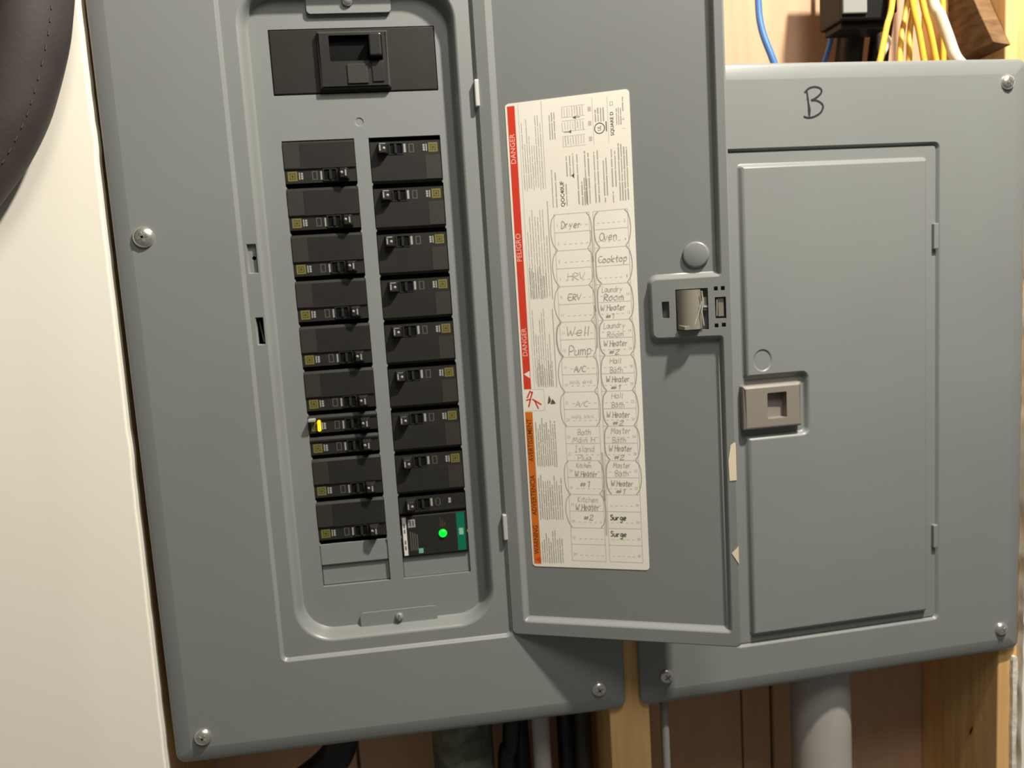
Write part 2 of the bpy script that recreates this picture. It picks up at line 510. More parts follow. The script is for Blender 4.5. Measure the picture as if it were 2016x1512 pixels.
# securing tabs with their screws
tb = MB(); tb.slab(rpoly([(-31, -276), (36.5, -276), (36.5, -253.2), (-31, -253.2)], [0, 0, 3, 3], 4), [], 14.6, 16.4, M_PAINT)
apart(tb, 'lower_tab', bevel=0.3)
tb = MB(); tb.slab(rpoly([(-31, 252.5), (36.5, 252.5), (36.5, 278), (-31, 278)], [3, 3, 0, 0], 4), [], 14.0, 16.4, M_PAINT)
apart(tb, 'upper_tab', bevel=0.3)
ts_ = MB(); ts_.lathe(3, -259.5, [(3.6, 14.8), (3.6, 12.8), (2.8, 11.6), (1.2, 11.0), (0, 11.0)], M_PAINT, 14)
ts_.box(2.4, 3.6, 10.7, 12.0, -262.3, -256.7, M_SLOT_SHADE)  # raised darker bar paints the shaded slot
apart(ts_, 'tab_screw')
tt = MB(); tt.lathe(2, 262, [(4.6, 14.2), (4.6, 12.4), (3.6, 11.0), (1.5, 10.2), (0, 10.2)], M_SCREW, 14)
apart(tt, 'tab_screw', label='bright tab screw')
# latch tongue seen in the lower slot
tg = MB()
tg.add([(-92.4, 12, 10), (-90.2, 6.0, 8.5), (-87.8, 6.0, -8.0), (-90.0, 12, -9), (-92.4, 13, 10), (-90.2, 7.0, 8.5), (-87.8, 7.0, -8.0), (-90.0, 13, -9)], [(0, 1, 2, 3), (7, 6, 5, 4), (0, 4, 5, 1), (1, 5, 6, 2), (2, 6, 7, 3), (3, 7, 4, 0)], M_HINGE)
apart(tg, 'latch_tongue', label='pale metal tongue inside the slot')
# hinge tabs
for z0, z1 in ((172.0, 193.5), (-194.5, -171.5)):
    hg = MB().box(99.0, 102.6, -2.6, 3.4, z0, z1, M_HINGE)
    apart(hg, 'hinge_tab', bevel=0.9)
# enclosure (open box behind the cover)
en = MB()
en.box(-178, 184, 108, 110, -352, 360, M_BOX); en.box(-178, -176, 10, 108, -352, 360, M_BOX); en.box(182, 184, 10, 108, -352, 360, M_BOX)
en.box(-176, 182, 10, 108, -352, -350, M_BOX); en.box(-176, 182, 10, 108, 358, 360, M_BOX)
apart(en, 'enclosure')
put_screws(A, A_BASE, [(-172, 0, 81.5, 8.4, 0.3), (-170.6, 0, -342, 7.4, 0.9), (176.6, 0, -342, 6.9, 0.5), (178, 0, 81.5, 7.4, 1.2)])

# ------------------------------------------------------------------ door of panel A (local: x along the door, -y faces the room)
D_ANG = R(-22.5)
dmat = Matrix.Translation((Vector((100, 0, 0)) - Vector(A_BASE)) * MM) @ Matrix.Rotation(D_ANG, 4, 'Z')
dr = MB()
D_OUT = rrect(0.9, 197.2, -281.3, 282.5, 5)
REC = rpoly([(12, -269.5), (190.3, -269.5), (190.3, -23.3), (136, -23.3), (136, 22.3), (190.3, 22.3), (190.3, 270.5), (12, 270.5)], [3.5, 3.5, 3.0, 4, 4, 3.0, 3.5, 3.5], 4)
FACE = inset(D_OUT, 1.2)
def sq(cx, cz, w, h): return rrect(cx - w / 2, cx + w / 2, cz - h / 2, cz + h / 2, 0.3, 1)
lh = [rrect(143.2, 149.0, -8.0, 5.2, 0.4, 1), rrect(154.2, 179.2, -18.4, 14.2, 0.4, 1), sq(185.3, 13.3, 3.0, 3.2), sq(190.6, 13.3, 3.0, 3.2), sq(185.0, -15.6, 3.0, 3.2), sq(190.6, -15.3, 3.2, 3.2), rrect(184.3, 192.7, -10.2, 6.6, 0.4, 1)]
dr.flat(FACE, [list(reversed(l)) for l in [REC] + lh], 0, M_PAINT)
for l in lh: dr.rings([(l, 0), (l, 5.6)], M_PAINT, False)
dr.rings([(D_OUT, 6.8), (D_OUT, 1.4), (inset(D_OUT, 0.4), 0.4), (FACE, 0)], M_PAINT)
R5 = inset(REC, 4.6)
dr.rings([(REC, 0), (inset(REC, 0.7), 0.25), (inset(REC, 1.6), 1.1), (inset(REC, 2.6), 3.0), (inset(REC, 3.4), 4.2), (R5, 4.9)], M_PAINT)
dr.flat(R5, [], 4.9, M_PAINT)
dr.flat(D_OUT, [], 6.8, M_PAINT, False)
door = dr.build('door', A, matrix=dmat, label='open grey door with a directory label inside')
# raised knockout disc
kd = MB(); kd.lathe(170.8, 40.5, [(10.3, 5.0), (10.2, 3.6), (9.6, 2.8), (8.8, 2.5), (0, 2.5)], M_PAINT, 28)
kd.build('knockout_disc', door)
# latch slide and spring
sl = MB()
prof = [(154.6, 4.0), (154.8, 0.2), (157.0, -1.6), (161, -3.6), (165, -4.2), (168.5, -3.8), (171.5, -2.4), (173.5, 0.6), (174.0, 4.0)]
zt, zb = 13.4, -17.6
ntop = [(x, y, zt) for x, y in prof]; nbot = [(x, y - (1.6 if 160 < x < 172 else 0), zb) for x, y in prof]
k = len(prof)
sl.add(ntop + nbot, [(i, i + 1, k + i + 1, k + i) for i in range(k - 1)], M_SLIDE, True)
sl.add(ntop, [list(range(k))], M_SLIDE); sl.add(nbot, [list(range(k - 1, -1, -1))], M_SLIDE)
# pointed finger at the lower corner of the slide
sl.add([(156, -2.0, -17.6), (172, -2.6, -17.6), (161, -7.6, -17.6), (156, -2, -14.0), (172, -2.6, -14.0), (161, -7.6, -15.2)], [(0, 1, 2), (5, 4, 3), (0, 3, 4, 1), (1, 4, 5, 2), (2, 5, 3, 0)], M_SLIDE)
sl.build('latch_slide', door, label='khaki plastic latch slide')
sp = MB()
sp.tube([(174.6, -2.6, 12), (175.2, -1.0, 4), (174.2, -3.4, -4), (175.4, -1.2, -15)], 0.55, M_HINGE, 6)
sp.tube([(168.0, -4.8, -15.5), (171.5, -4.2, -6), (174.4, -3.2, 4)], 0.5, M_HINGE, 6)
sp.box(175.4, 178.0, 2.0, 3.0, -3.4, 7.0, M_SLIDE); sp.box(175.4, 178.6, 1.0, 2.2, -1.0, 0.4, M_HINGE)
sp.build('latch_spring', door, label='thin bright spring wires')
kp = MB(); kp.box(186.5, 190.8, 1.4, 5.2, -8.6, 6.0, M_SLIDE); kp.tube([(185.4, 1.2, -8), (185.8, 1.0, 5)], 0.5, M_HINGE, 6)
kp.build('latch_keeper', door, bevel=0.3)
# scraps of cream paint stuck on the door rim
for P in ([(193.0, -111.5), (195.6, -109.6), (196.9, -109.9), (196.9, -140.0), (191.4, -140.7), (191.0, -124)], [(191.4, -200.8), (196.9, -194.8), (196.9, -209.6)]):
    q = MB(); P2 = list(reversed(P)); q.slab(P2, [], -0.35, 0.0, M_SCRAP)
    q.build('paint_scrap', door, label='cream scrap stuck on the door rim')

# ------------------------------------------------------------------ handwriting strokes
GL = {
 'D': [[(.05, 0), (.05, 1), (.35, .85), (.5, .5), (.35, .12), (.02, 0)]],
 'r': [[(.05, .6), (.08, 0)], [(.07, .4), (.2, .58), (.36, .55)]],
 'y': [[(.02, .6), (.2, .1)], [(.42, .6), (.2, .05), (.02, -.35)]],
 'e': [[(.04, .3), (.4, .34), (.34, .58), (.12, .55), (.03, .25), (.15, .02), (.4, .08)]],
 'O': [[(.3, 1), (.06, .75), (.06, .25), (.3, 0), (.56, .25), (.56, .75), (.3, 1)]],
 'v': [[(.02, .6), (.2, 0), (.42, .6)]],
 'n': [[(.05, .6), (.07, 0)], [(.07, .42), (.24, .6), (.38, .5), (.42, 0)]],
 'C': [[(.5, .85), (.3, 1), (.06, .7), (.06, .25), (.3, 0), (.52, .12)]],
 'o': [[(.22, .6), (.04, .4), (.06, .12), (.24, 0), (.42, .18), (.4, .48), (.22, .6)]],
 'k': [[(.05, 1), (.07, 0)], [(.4, .62), (.08, .28), (.42, 0)]],
 't': [[(.2, .95), (.2, .1), (.34, 0)], [(.02, .62), (.4, .65)]],
 'p': [[(.07, .6), (.07, -.4)], [(.07, .5), (.28, .62), (.44, .4), (.3, .05), (.07, .08)]],
 'H': [[(.05, 1), (.07, 0)], [(.5, 1), (.52, 0)], [(.06, .5), (.52, .52)]],
 'A': [[(0, 0), (.26, 1), (.52, 0)], [(.1, .38), (.44, .4)]],
 'R': [[(.06, 0), (.06, 1), (.4, .9), (.44, .62), (.08, .48), (.5, 0)]],
 'V': [[(0, 1), (.25, 0), (.52, 1)]],
 'E': [[(.5, 1), (.06, 1), (.06, 0), (.52, 0)], [(.06, .5), (.4, .5)]],
 'L': [[(.08, 1), (.06, 0), (.46, .02)]],
 'a': [[(.4, .58), (.14, .6), (.03, .25), (.2, 0), (.38, .2), (.4, .58), (.44, 0)]],
 'u': [[(.04, .6), (.06, .12), (.24, 0), (.4, .2), (.42, .6), (.46, 0)]],
 'd': [[(.4, .45), (.14, .58), (.04, .2), (.22, 0), (.4, .2)], [(.42, 1), (.42, 0)]],
 'm': [[(.04, .6), (.06, 0)], [(.06, .45), (.2, .6), (.28, .45), (.28, 0)], [(.28, .45), (.44, .6), (.52, .4), (.54, 0)]],
 'W': [[(0, 1), (.14, 0), (.3, .6), (.46, 0), (.66, 1)]],
 'w': [[(0, .9), (.14, 0), (.3, .5), (.44, 0), (.62, .9)]],
 'h': [[(.05, 1), (.07, 0)], [(.07, .4), (.25, .6), (.4, .42), (.42, 0)]],
 'l': [[(.1, 1), (.1, 0)]],
 'P': [[(.06, -.05), (.06, 1), (.42, .92), (.5, .62), (.3, .42), (.08, .42)]],
 'B': [[(.06, 0), (.06, 1), (.38, .95), (.4, .65), (.1, .52), (.46, .4), (.44, .08), (.06, 0)]],
 'i': [[(.1, .6), (.12, 0)], [(.1, .8), (.12, .84)]],
 'K': [[(.06, 1), (.06, 0)], [(.46, 1), (.08, .45), (.5, 0)]],
 'c': [[(.38, .52), (.18, .6), (.04, .3), (.16, .02), (.4, .1)]],
 'M': [[(.02, 0), (.08, 1), (.3, .3), (.54, 1), (.6, 0)]],
 's': [[(.36, .55), (.14, .6), (.08, .42), (.34, .22), (.28, 0), (.04, .06)]],
 'I': [[(.2, 1), (.2, 0)], [(.05, 1), (.36, 1)], [(.05, 0), (.36, 0)]],
 'g': [[(.4, .5), (.16, .6), (.05, .3), (.2, .05), (.4, .3), (.42, .6), (.4, -.3), (.2, -.45), (.08, -.3)]],
 'S': [[(.46, .85), (.2, 1), (.08, .75), (.42, .4), (.36, .05), (.06, .08)]],
 '#': [[(.16, .8), (.12, .1)], [(.36, .8), (.32, .1)], [(.02, .56), (.48, .6)], [(0, .3), (.46, .34)]],
 '1': [[(.08, .8), (.2, 1), (.2, 0)]],
 '2': [[(.06, .8), (.24, 1), (.42, .78), (.04, .02), (.46, .04)]],
 '/': [[(0, -.05), (.34, 1)]],
 '.': [[(.1, .0), (.16, .04)]],
 ' ': [],
}
ADV = {'l': .26, 'i': .26, '.': .26, ' ': .32, 'W': .78, 'w': .74, 'm': .66, 'M': .72, '/': .42, '1': .4, 't': .46}
def handwrite(mb, s, x, z, h, width, y, m, fit=None, slant=0.1):
    wtot = sum(ADV.get(c, .56) for c in s) * h
    k = (fit / wtot) if fit else 1.0
    cx = x
    for c in s:
        dz = rnd.uniform(-.05, .05) * h
        for st in GL[c]:
            p = [(cx + (q[0] + slant * q[1]) * h * k, z + q[1] * h + dz) for q in st]
            if len(p) > 2:
                p = [(v.x, v.y) for v in smooth_path([Vector((a, b, 0)) for a, b in p], 3)]
            mb.ribbon(p, width * rnd.uniform(.85, 1.15), y, m)
        cx += ADV.get(c, .56) * h * k

# ------------------------------------------------------------------ directory label (flat print on paper)
LB = MB()
LY = 4.55
lo = rrect(22.6, 124.0, -219.3, 172.4, 3.0, 4)
LB.slab(lo, [], LY, 4.9, M_PAPER)
I1, I2, I3 = LY - 0.03, LY - 0.06, LY - 0.09
LB.quad(24.3, 30.7, -63.0, 170.3, I1, M_RED)
LB.quad(24.0, 30.5, -217.0, -82.5, I1, M_ORANGE)
for tx, za, zb_ in (('DANGER', 123.4, 149.0), ('PELIGRO', 42.6, 69.9), ('DANGER', -36.3, -9.6)):
    LB.text(tx, 6.0, 27.4, (za + zb_) / 2, I2, M_REDTXT, up=True, sx=1.0)
for tx, za, zb_, sc in (('WARNING', -210, -180.3, .86), ('ADVERTENCIA', -175.8, -135.2, .86), ('AVERTISSEMENT', -129.8, -84.2, .82)):
    LB.text(tx, 6.2, 27.2, (za + zb_) / 2, I2, M_ORTXT, up=True, sx=sc, bold=0.1)
LB.add([(24.9, I2, -50), (30.2, I2, -47.2), (30.2, I2, -53.6)], [(0, 1, 2)], M_PAPER)
LB.add([(24.9, I2, -213), (30.0, I2, -210.6), (30.0, I2, -215.8)], [(0, 1, 2)], M_RED)
# pictogram: red spark figure and small black triangle mark
for P in ([(31.6, -65.0), (29.4, -71.5), (25.6, -72.5)], [(29.5, -71.5), (27.4, -78.5)], [(31.0, -71.5), (35.0, -74), (38.8, -76.5)], [(33, -72.5), (36.0, -80)], [(31.0, -66.5), (29.8, -64.2), (26.6, -70.5)]):
    LB.ribbon(P, 1.3, I1, M_RED)
for P in ([(41.6, -63.2), (41.6, -81.4)], [(24.6, -81.8), (41.6, -81.4)], [(31, -63.2), (41.6, -63.2)]):
    LB.ribbon(P, 0.35, I1, M_INKM)
LB.add([(44.2, I1, -76), (45.6, I1, -68.5), (47.4, I1, -72.6), (46.2, I1, -75.4)], [(0, 3, 2, 1)], M_INK)
LB.add([(46.8, I1, -76.4), (51.4, I1, -75.8), (50.2, I1, -73.8), (48.6, I1, -71.6), (47.2, I1, -74.2)], [(0, 1, 2, 3, 4)], M_INK)
def vlines(x0, x1, z0, z1, n, m=None, w=0.55, jag=0.12):
    """columns of fine print running up the label"""
    for i in range(n):
        x = x0 + (x1 - x0) * (i + .5) / n
        a = z0 + rnd.uniform(0, jag * 0.3) * (z1 - z0); b = z1 - rnd.uniform(0, jag * 3) * (z1 - z0)
        z = a
        while z < b - 1:
            l = min(rnd.uniform(5, 16), b - z)
            LB.ribbon([(x, z), (x + rnd.uniform(-.05, .05), z + l)], w * rnd.uniform(.8, 1.15), I1, m or M_INKL)
            z += l + rnd.uniform(.5, .9)
def solid_line(x, z0, z1, w=.5, m=None): LB.ribbon([(x, z0), (x, z1)], w, I1, m or M_INKM)
solid_line(33.6, -62, 171, .4); solid_line(53.0, 102, 171.6, .55)
vlines(34.5, 52.0, 101, 167, 9, jag=.16); vlines(34.5, 52.5, 12.5, 94, 8, jag=.14); vlines(34.5, 50, -62, 5, 8, jag=.18)
vlines(34.3, 50, 12.5, 40, 9, w=.6, jag=.1); vlines(36, 51, -62, -38, 9, w=.6, jag=.1)
solid_line(53.6, 12, 92, .7, M_INKL); solid_line(52.9, -62, 4, .7, M_INKL)
vlines(31.8, 50.2, -130.5, -86, 10, w=.85, jag=.1); vlines(31.4, 53.0, -177.5, -136, 11, w=.85, jag=.1); vlines(31.4, 51.0, -216.5, -184, 10, w=.85, jag=.14)
# right-hand text block above the directory
vlines(57, 63, 86, 118, 2, M_INKL, .8, .05); vlines(58, 64, 140, 162, 3, M_INKL, .8, .05)
LB.text('QOC40UF', 4.6, 66.8, 96.5, I2, M_INK, up=True, sx=0.98, bold=0.06)
vlines(69, 71, 86, 108, 1, M_INKL, .9); vlines(70, 78, 110, 128, 3, M_INKL, .9, .05)
LB.add([(74.6, I1, 110.5), (77.2, I1, 112.2), (77.0, I1, 108.2)], [(0, 2, 1)], M_INK)
for x0, x1, z0, z1, n in ((78, 82, 87, 128, 1), (82, 88, 86, 108, 3), (85, 90.5, 87, 130, 2), (92.5, 98, 87, 131, 2), (100, 104.5, 92, 124, 2), (100, 103, 87, 91, 1), (106.5, 112, 98, 131, 2), (107, 109, 86, 96, 1), (112.5, 121, 87, 133, 4)):
    vlines(x0, x1, z0, z1, n, M_INKL, .95, .05)
# small wiring diagrams
for zc in (160.5, 149.5, 137.5):
    for a in range(9):
        x = 69.5 + a * 2.1
        LB.ribbon([(x, zc - 3.2 + rnd.uniform(-1, 1)), (x + rnd.uniform(-.3, .3), zc + 3.4 + rnd.uniform(-.8, .8))], rnd.uniform(.4, 1.1), I1, M_INKM)
    LB.ribbon([(69, zc + 4.2), (88, zc + 4.2)], .4, I1, M_INKM); LB.ribbon([(69, zc - 4.0), (88, zc - 4.0)], .4, I1, M_INKM)
    LB.quad(90.5, 93.2, zc - 1.6, zc + 2.0, I1, M_INKM)
for (x, z, d) in ((79.6, 155.6, 1), (75.2, 145.0, -1)):
    LB.add([(x - 1.7, I2, z), (x + 1.4, I2, z + 1.3), (x + 1.2, I2, z - 1.3)], [(0, 2, 1)], M_INK)
    LB.ribbon([(x, z), (x + 4.6 * d, z)], .8, I2, M_INKL)
solid_line(94.4, 133, 169, .4); solid_line(106.4, 133, 169, .4)
vlines(95.5, 104, 150, 161, 4, M_INKL, 1.0, .04)
cc = [(99.4 + 4.0 * math.cos(2 * math.pi * k / 24), 145.0 + 4.0 * math.sin(2 * math.pi * k / 24)) for k in range(25)]
LB.ribbon(cc, .75, I1, M_INK)
LB.text('UL', 4.2, 99.4, 145.0, I1, M_INK, up=True, sx=.8, bold=.05)
vlines(104, 105.6, 142, 150, 1, M_INK, 1.0, .02)
LB.text('SQUARE D', 3.7, 109.6, 147.4, I1, M_INK, up=True, sx=1.05, bold=.08)
LB.ribbon([(108.5, 161.5), (110.6, 161.5), (110.6, 164.2), (108.5, 164.2), (108.5, 161.5)], .5, I1, M_INKL)
vlines(112.5, 117.5, 146, 160, 3, M_INKL, .8, .05); vlines(117.5, 119.5, 156, 169, 1, M_INKL, .9, .05)
LB.text('A', 3.0, 118.6, 150.0, I1, M_INKL, up=True); LB.text('1', 3.0, 118.6, 143.0, I1, M_INKL, up=True)
# directory table
TZ1, TZ0 = 80.5, -213.0
RH = (TZ1 - TZ0) / 20
for x in (58.3, 87.6, 90.8, 118.7): LB.ribbon([(x, TZ0), (x, TZ1)], .5, I1, M_INKM)
for i in range(21):
    z = TZ1 - i * RH
    LB.ribbon([(58.3, z), (87.6, z)], .5, I1, M_INKM); LB.ribbon([(90.8, z), (118.7, z)], .5, I1, M_INKM)
for i in range(20):
    z = TZ1 - (i + .62) * RH
    LB.text(str(2 * i + 1), 3.4, 61.0, z, I1, M_INKL, sx=.85); LB.text(str(2 * i + 2), 3.4, 116.0, z, I1, M_INKL, sx=.85)
    for a in range(5):
        LB.ribbon([(65.5 + a * 4.6, z - .6), (67.6 + a * 4.6, z - .6)], .55, I1, M_INKM)
        LB.ribbon([(93.5 + a * 4.2, z - .6), (95.5 + a * 4.2, z - .6)], .55, I1, M_INKM)
def rz(k): return TZ1 - (k - 1) * RH          # top of row k (1-based)
HW = [  # text, x, row, height offset from the row top to the baseline, letter height, fit width, pencil
 ('Dryer', 64.0, 1, 11.5, 6.4, 17, 0), ('HRV', 66.5, 4, 9.5, 6.2, 15, 1), ('ERV', 66.5, 5, 11.5, 5.4, 11, 0),
 ('Well', 63.5, 7, 11.6, 8.6, 20, 0), ('Pump', 64.5, 8, 12.8, 8.8, 20, 0), ('A/C', 68.5, 9, 12.6, 5.4, 10, 0),
 ('A/C', 68.0, 11, 12.4, 5.0, 11, 1), ('Bath', 68.5, 13, 7.0, 5.0, 12, 1), ('Main H', 64.0, 13, 13.6, 5.0, 19, 1),
 ('Island', 65.5, 14, 7.2, 6.0, 17, 1), ('Plug', 67.5, 14, 14.4, 5.2, 12, 1), ('Kitchen', 66.0, 15, 6.0, 4.4, 13, 1), ('W.Heater', 64.5, 15, 13.8, 5.4, 20, 0),
 ('#1', 68.0, 16, 8.2, 5.6, 10, 0), ('Kitchen', 65.5, 17, 6.6, 5.2, 18, 1), ('W.Heater', 63.5, 17, 13.8, 6.4, 21, 0), ('#2', 70.0, 18, 7.8, 5.0, 9, 0),
 ('Oven', 94.8, 2, 8.8, 6.8, 15, 0), ('Cooktop', 93.0, 3, 12.0, 6.0, 24, 0),
 ('Laundry', 95.0, 5, 6.4, 5.2, 17, 1), ('Room', 96.0, 5, 13.6, 6.0, 17, 0), ('W.Heater', 93.2, 6, 6.8, 5.4, 21, 0), ('#1', 97.0, 6, 13.4, 4.2, 8, 0),
 ('Laundry', 95.0, 7, 6.6, 5.2, 18, 1), ('Room', 97.5, 7, 13.6, 4.8, 14, 1), ('W.Heater', 94.5, 8, 6.8, 5.6, 20, 0), ('#2', 98.5, 8, 13.6, 4.4, 9, 0),
 ('Hall', 98.5, 9, 6.4, 5.0, 10, 1), ('Bath', 98.5, 9, 13.8, 5.0, 11, 1), ('W.Heater', 95.0, 10, 7.2, 5.6, 20, 0), ('#1', 98.5, 10, 13.6, 4.0, 9, 0),
 ('Hall', 98.5, 11, 6.0, 5.0, 10, 1), ('Bath', 98.5, 11, 13.6, 5.0, 11, 1), ('W.Heater', 94.0, 12, 7.4, 5.6, 20, 0), ('#2', 98.5, 12, 14.0, 4.4, 10, 0),
 ('Master', 97.0, 13, 6.2, 5.4, 17, 1), ('Bath', 97.5, 13, 13.8, 5.0, 12, 1), ('W.Heater', 94.5, 14, 6.8, 5.8, 20, 0), ('#2', 98.5, 14, 13.8, 4.4, 9, 0),
 ('Master', 97.5, 15, 6.2, 5.0, 15, 1), ('Bath', 98.5, 15, 13.4, 5.4, 12, 1), ('W.Heater', 95.0, 16, 7.2, 5.4, 19, 0), ('#1', 98.5, 16, 13.6, 4.4, 9, 0),
 ('Surge', 92.6, 18, 7.4, 5.0, 14, 2), ('Surge', 92.2, 19, 7.0, 5.0, 14, 2),
]
for s, x, row, dz, h, fit, tone in HW:
    handwrite(LB, s, x, rz(row) - dz, h * .9, (.62, .55, .8)[tone], I3, (M_PENCIL, M_PENL, M_INK)[tone], fit)
# two faint scribbled words
for row in (10, 12):
    zb_ = rz(row) - 6.5
    for x0, x1 in ((64.5, 72.5), (75, 83)):
        LB.ribbon([(x0 + (x1 - x0) * t / 12, zb_ + (1.4 if t % 2 else -1.3) + rnd.uniform(-.6, .6)) for t in range(13)], .55, I3, M_PENL)
# pencil brackets joining the rows of double breakers
def bracket(x, row0, nrow, side, w, m, bulge=2.3):
    za, zb_ = rz(row0) - .4, rz(row0 + nrow) + .4
    pts_ = [(x + side * 2.0, za), (x - side * bulge * .45, za - 4), (x - side * bulge, (za + zb_) / 2), (x - side * bulge * .35, zb_ + 5), (x + side * 2.4, zb_)]
    p = [(v.x, v.y) for v in smooth_path([Vector((a + rnd.uniform(-.3, .3), b, 0)) for a, b in pts_], 5)]
    LB.ribbon(p, w, I2, m)
for r0 in (1, 3, 5, 7, 9, 11, 15, 17):
    bracket(57.4, r0, 2, 1, .7 if r0 != 7 else 1.4, M_PENCIL); bracket(87.4, r0, 2, -1, .7, M_PENCIL, 1.6)
for r0 in (1, 3, 5, 7, 9, 11, 13, 15):
    bracket(92.6, r0, 2, 1, 1.0, M_PENCIL, 1.6); bracket(118.6, r0, 2, -1, .8, M_PENCIL, 1.8)
for (za, zb_) in ((66, 40), (45, 0), (5, -30), (-118, -160), (-150, -190)):
    LB.ribbon([(88.6, za), (89.4, (za + zb_) / 2), (89.0, zb_)], 1.5, I1, M_PENL)
LB.build('directory_label', door, label='cream directory label with red and orange warning strips and pencilled circuit names')

# ------------------------------------------------------------------ panel B: closed panel
B_ROT = R(3.04)
B = thing('breaker_panel', (216 + 197 * math.cos(B_ROT), 197 * math.sin(B_ROT), -366), B_ROT, 'closed grey steel breaker panel marked with a handwritten letter B', 'breaker panel', 'breaker panels')
B_OFF = (197, 0, -366)
def bpart(mb, name, parent=None, **k):
    return mb.build(name, parent or B, off=(B_OFF if parent is None else (0, 0, 0)), **k)
cb_ = MB()
f_out = cover_edge(cb_, 0.2, 395.4, -366, 202.2, 9, 8.0)
FB = rrect(93.2, 302.4, -320.5, 128.9, 4.5)
fo = inset(FB, -1.5)
cb_.flat(f_out, [list(reversed(fo))], 0, M_PAINT)
cb_.rings([(fo, 0), (inset(FB, -0.8), 0.4), (inset(FB, -0.1), 1.5), (inset(FB, 0.5), 2.6), (inset(FB, 1.3), 3.4)], M_PAINT)
fi = inset(FB, 1.3)
inn = inset(FB, 8)
cb_.flat(fi, [list(reversed(inn))], 3.4, M_PAINT)
bpart(cb_, 'cover')
dbm = Matrix.Translation(-Vector(B_OFF) * MM)
db = MB()
fl = inset(FB, 1.9)
RP = rpoly([(107.5, -312.5), (291.5, -312.5), (291.5, 117.6), (107.5, 117.6), (107.5, -71.5), (165.5, -71.5), (165.5, -122.0), (107.5, -122.0)], [4, 4, 4, 4, 4, 3, 3, 4], 4)
db.flat(fl, [list(reversed(RP))], 2.2, M_PAINT)
db.rings([(fl, 5.0), (fl, 2.2)], M_PAINT, False)
top = inset(RP, 4.6)
db.rings([(RP, 2.2), (inset(RP, 0.8), 1.9), (inset(RP, 1.6), 0.8), (inset(RP, 2.4), -1.0), (inset(RP, 3.4), -2.3), (top, -2.8)], M_PAINT)
dc = [(125.2 + 9.2 * math.cos(2 * math.pi * k / 28), -54.8 + 10.2 * math.sin(2 * math.pi * k / 28)) for k in range(28)]
db.flat(top, [list(reversed(dc))], -2.8, M_PAINT)
db.rings([(dc, -2.8), (inset(dc, 0.5), -2.6), (inset(dc, 1.0), -2.1), (inset(dc, 1.5), -1.9)], M_PAINT)
db.flat(inset(dc, 1.5), [], -1.9, M_PAINT)
db.flat(fl, [], 5.0, M_PAINT, False)
doorB = db.build('door', B, matrix=dbm, label='closed grey door with a latch')
lt = MB()
hol = rrect(127.2, 145.8, -107.6, -84.0, 0.6, 1)
ol = rrect(104.6, 160.8, -116.6, -76.4, 1.0, 2)
li = inset(ol, 2.6)
lt.rings([(ol, 2.2), (ol, -3.4), (inset(ol, 0.5), -4.4), (li, -6.0)], M_BEIGE, False)
lt.flat(li, [list(reversed(hol))], -6.0, M_BEIGE)
lt.rings([(hol, -6.0), (inset(hol, .4), 2.0)], M_BEIGE, False)
lt.add([(127.6, 0.6, -107.2), (145.4, 1.6, -107.2), (145.4, 2.0, -84.4), (127.6, 2.0, -84.4)], [(0, 1, 2, 3)], M_BEIGE)
lt.build('latch', doorB, label='taupe plastic slide latch')
for z0, z1 in ((34.3, 57.6), (-249.0, -226.6)):
    bpart(MB().box(296.8, 301.6, -1.6, 3.0, z0, z1, M_PAINT), 'hinge_tab', bevel=0.8)
mkb = MB()
def curve2(pts_): return [(v.x, v.y) for v in smooth_path([Vector((a, b, 0)) for a, b in pts_], 6)]
mkb.ribbon(curve2([(173.6, 178.0), (175.0, 168), (175.6, 156.0)]), 1.75, -0.12, M_MARKER)
mkb.ribbon(curve2([(171.6, 175.6), (176, 179.2), (182, 180.3), (187.4, 178.2), (186.8, 174.4), (182, 170.8), (177.6, 169.0)]), 1.75, -0.16, M_MARKER)
mkb.ribbon(curve2([(177.6, 169.2), (183.6, 168.6), (188.8, 164.6), (187.0, 159.0), (181.0, 155.4), (175, 154.4), (170.4, 155.6)]), 1.75, -0.20, M_MARKER)
mkb.ribbon(curve2([(174.0, 171), (176.5, 162), (176.0, 155.5)]), 1.2, -0.14, M_MARKER)
bpart(mkb, 'handwritten_letter', label='black marker letter B')
enb = MB()
enb.box(18, 378, 106, 108, -352, 192, M_BOX); enb.box(18, 20, 9, 106, -352, 192, M_BOX); enb.box(376, 378, 9, 106, -352, 192, M_BOX)
enb.box(20, 376, 9, 106, -352, -350, M_BOX); enb.box(20, 376, 9, 106, 190, 192, M_BOX)
bpart(enb, 'enclosure')
put_screws(B, B_OFF, [(371.8, 0, 180.5, 6.7, 0.2), (371.8, 0, -340.6, 6.4, 0.8), (24.5, 0, -338.5, 6.4, 0.6), (24.5, 0, 180.5, 6.4, 0.1)])

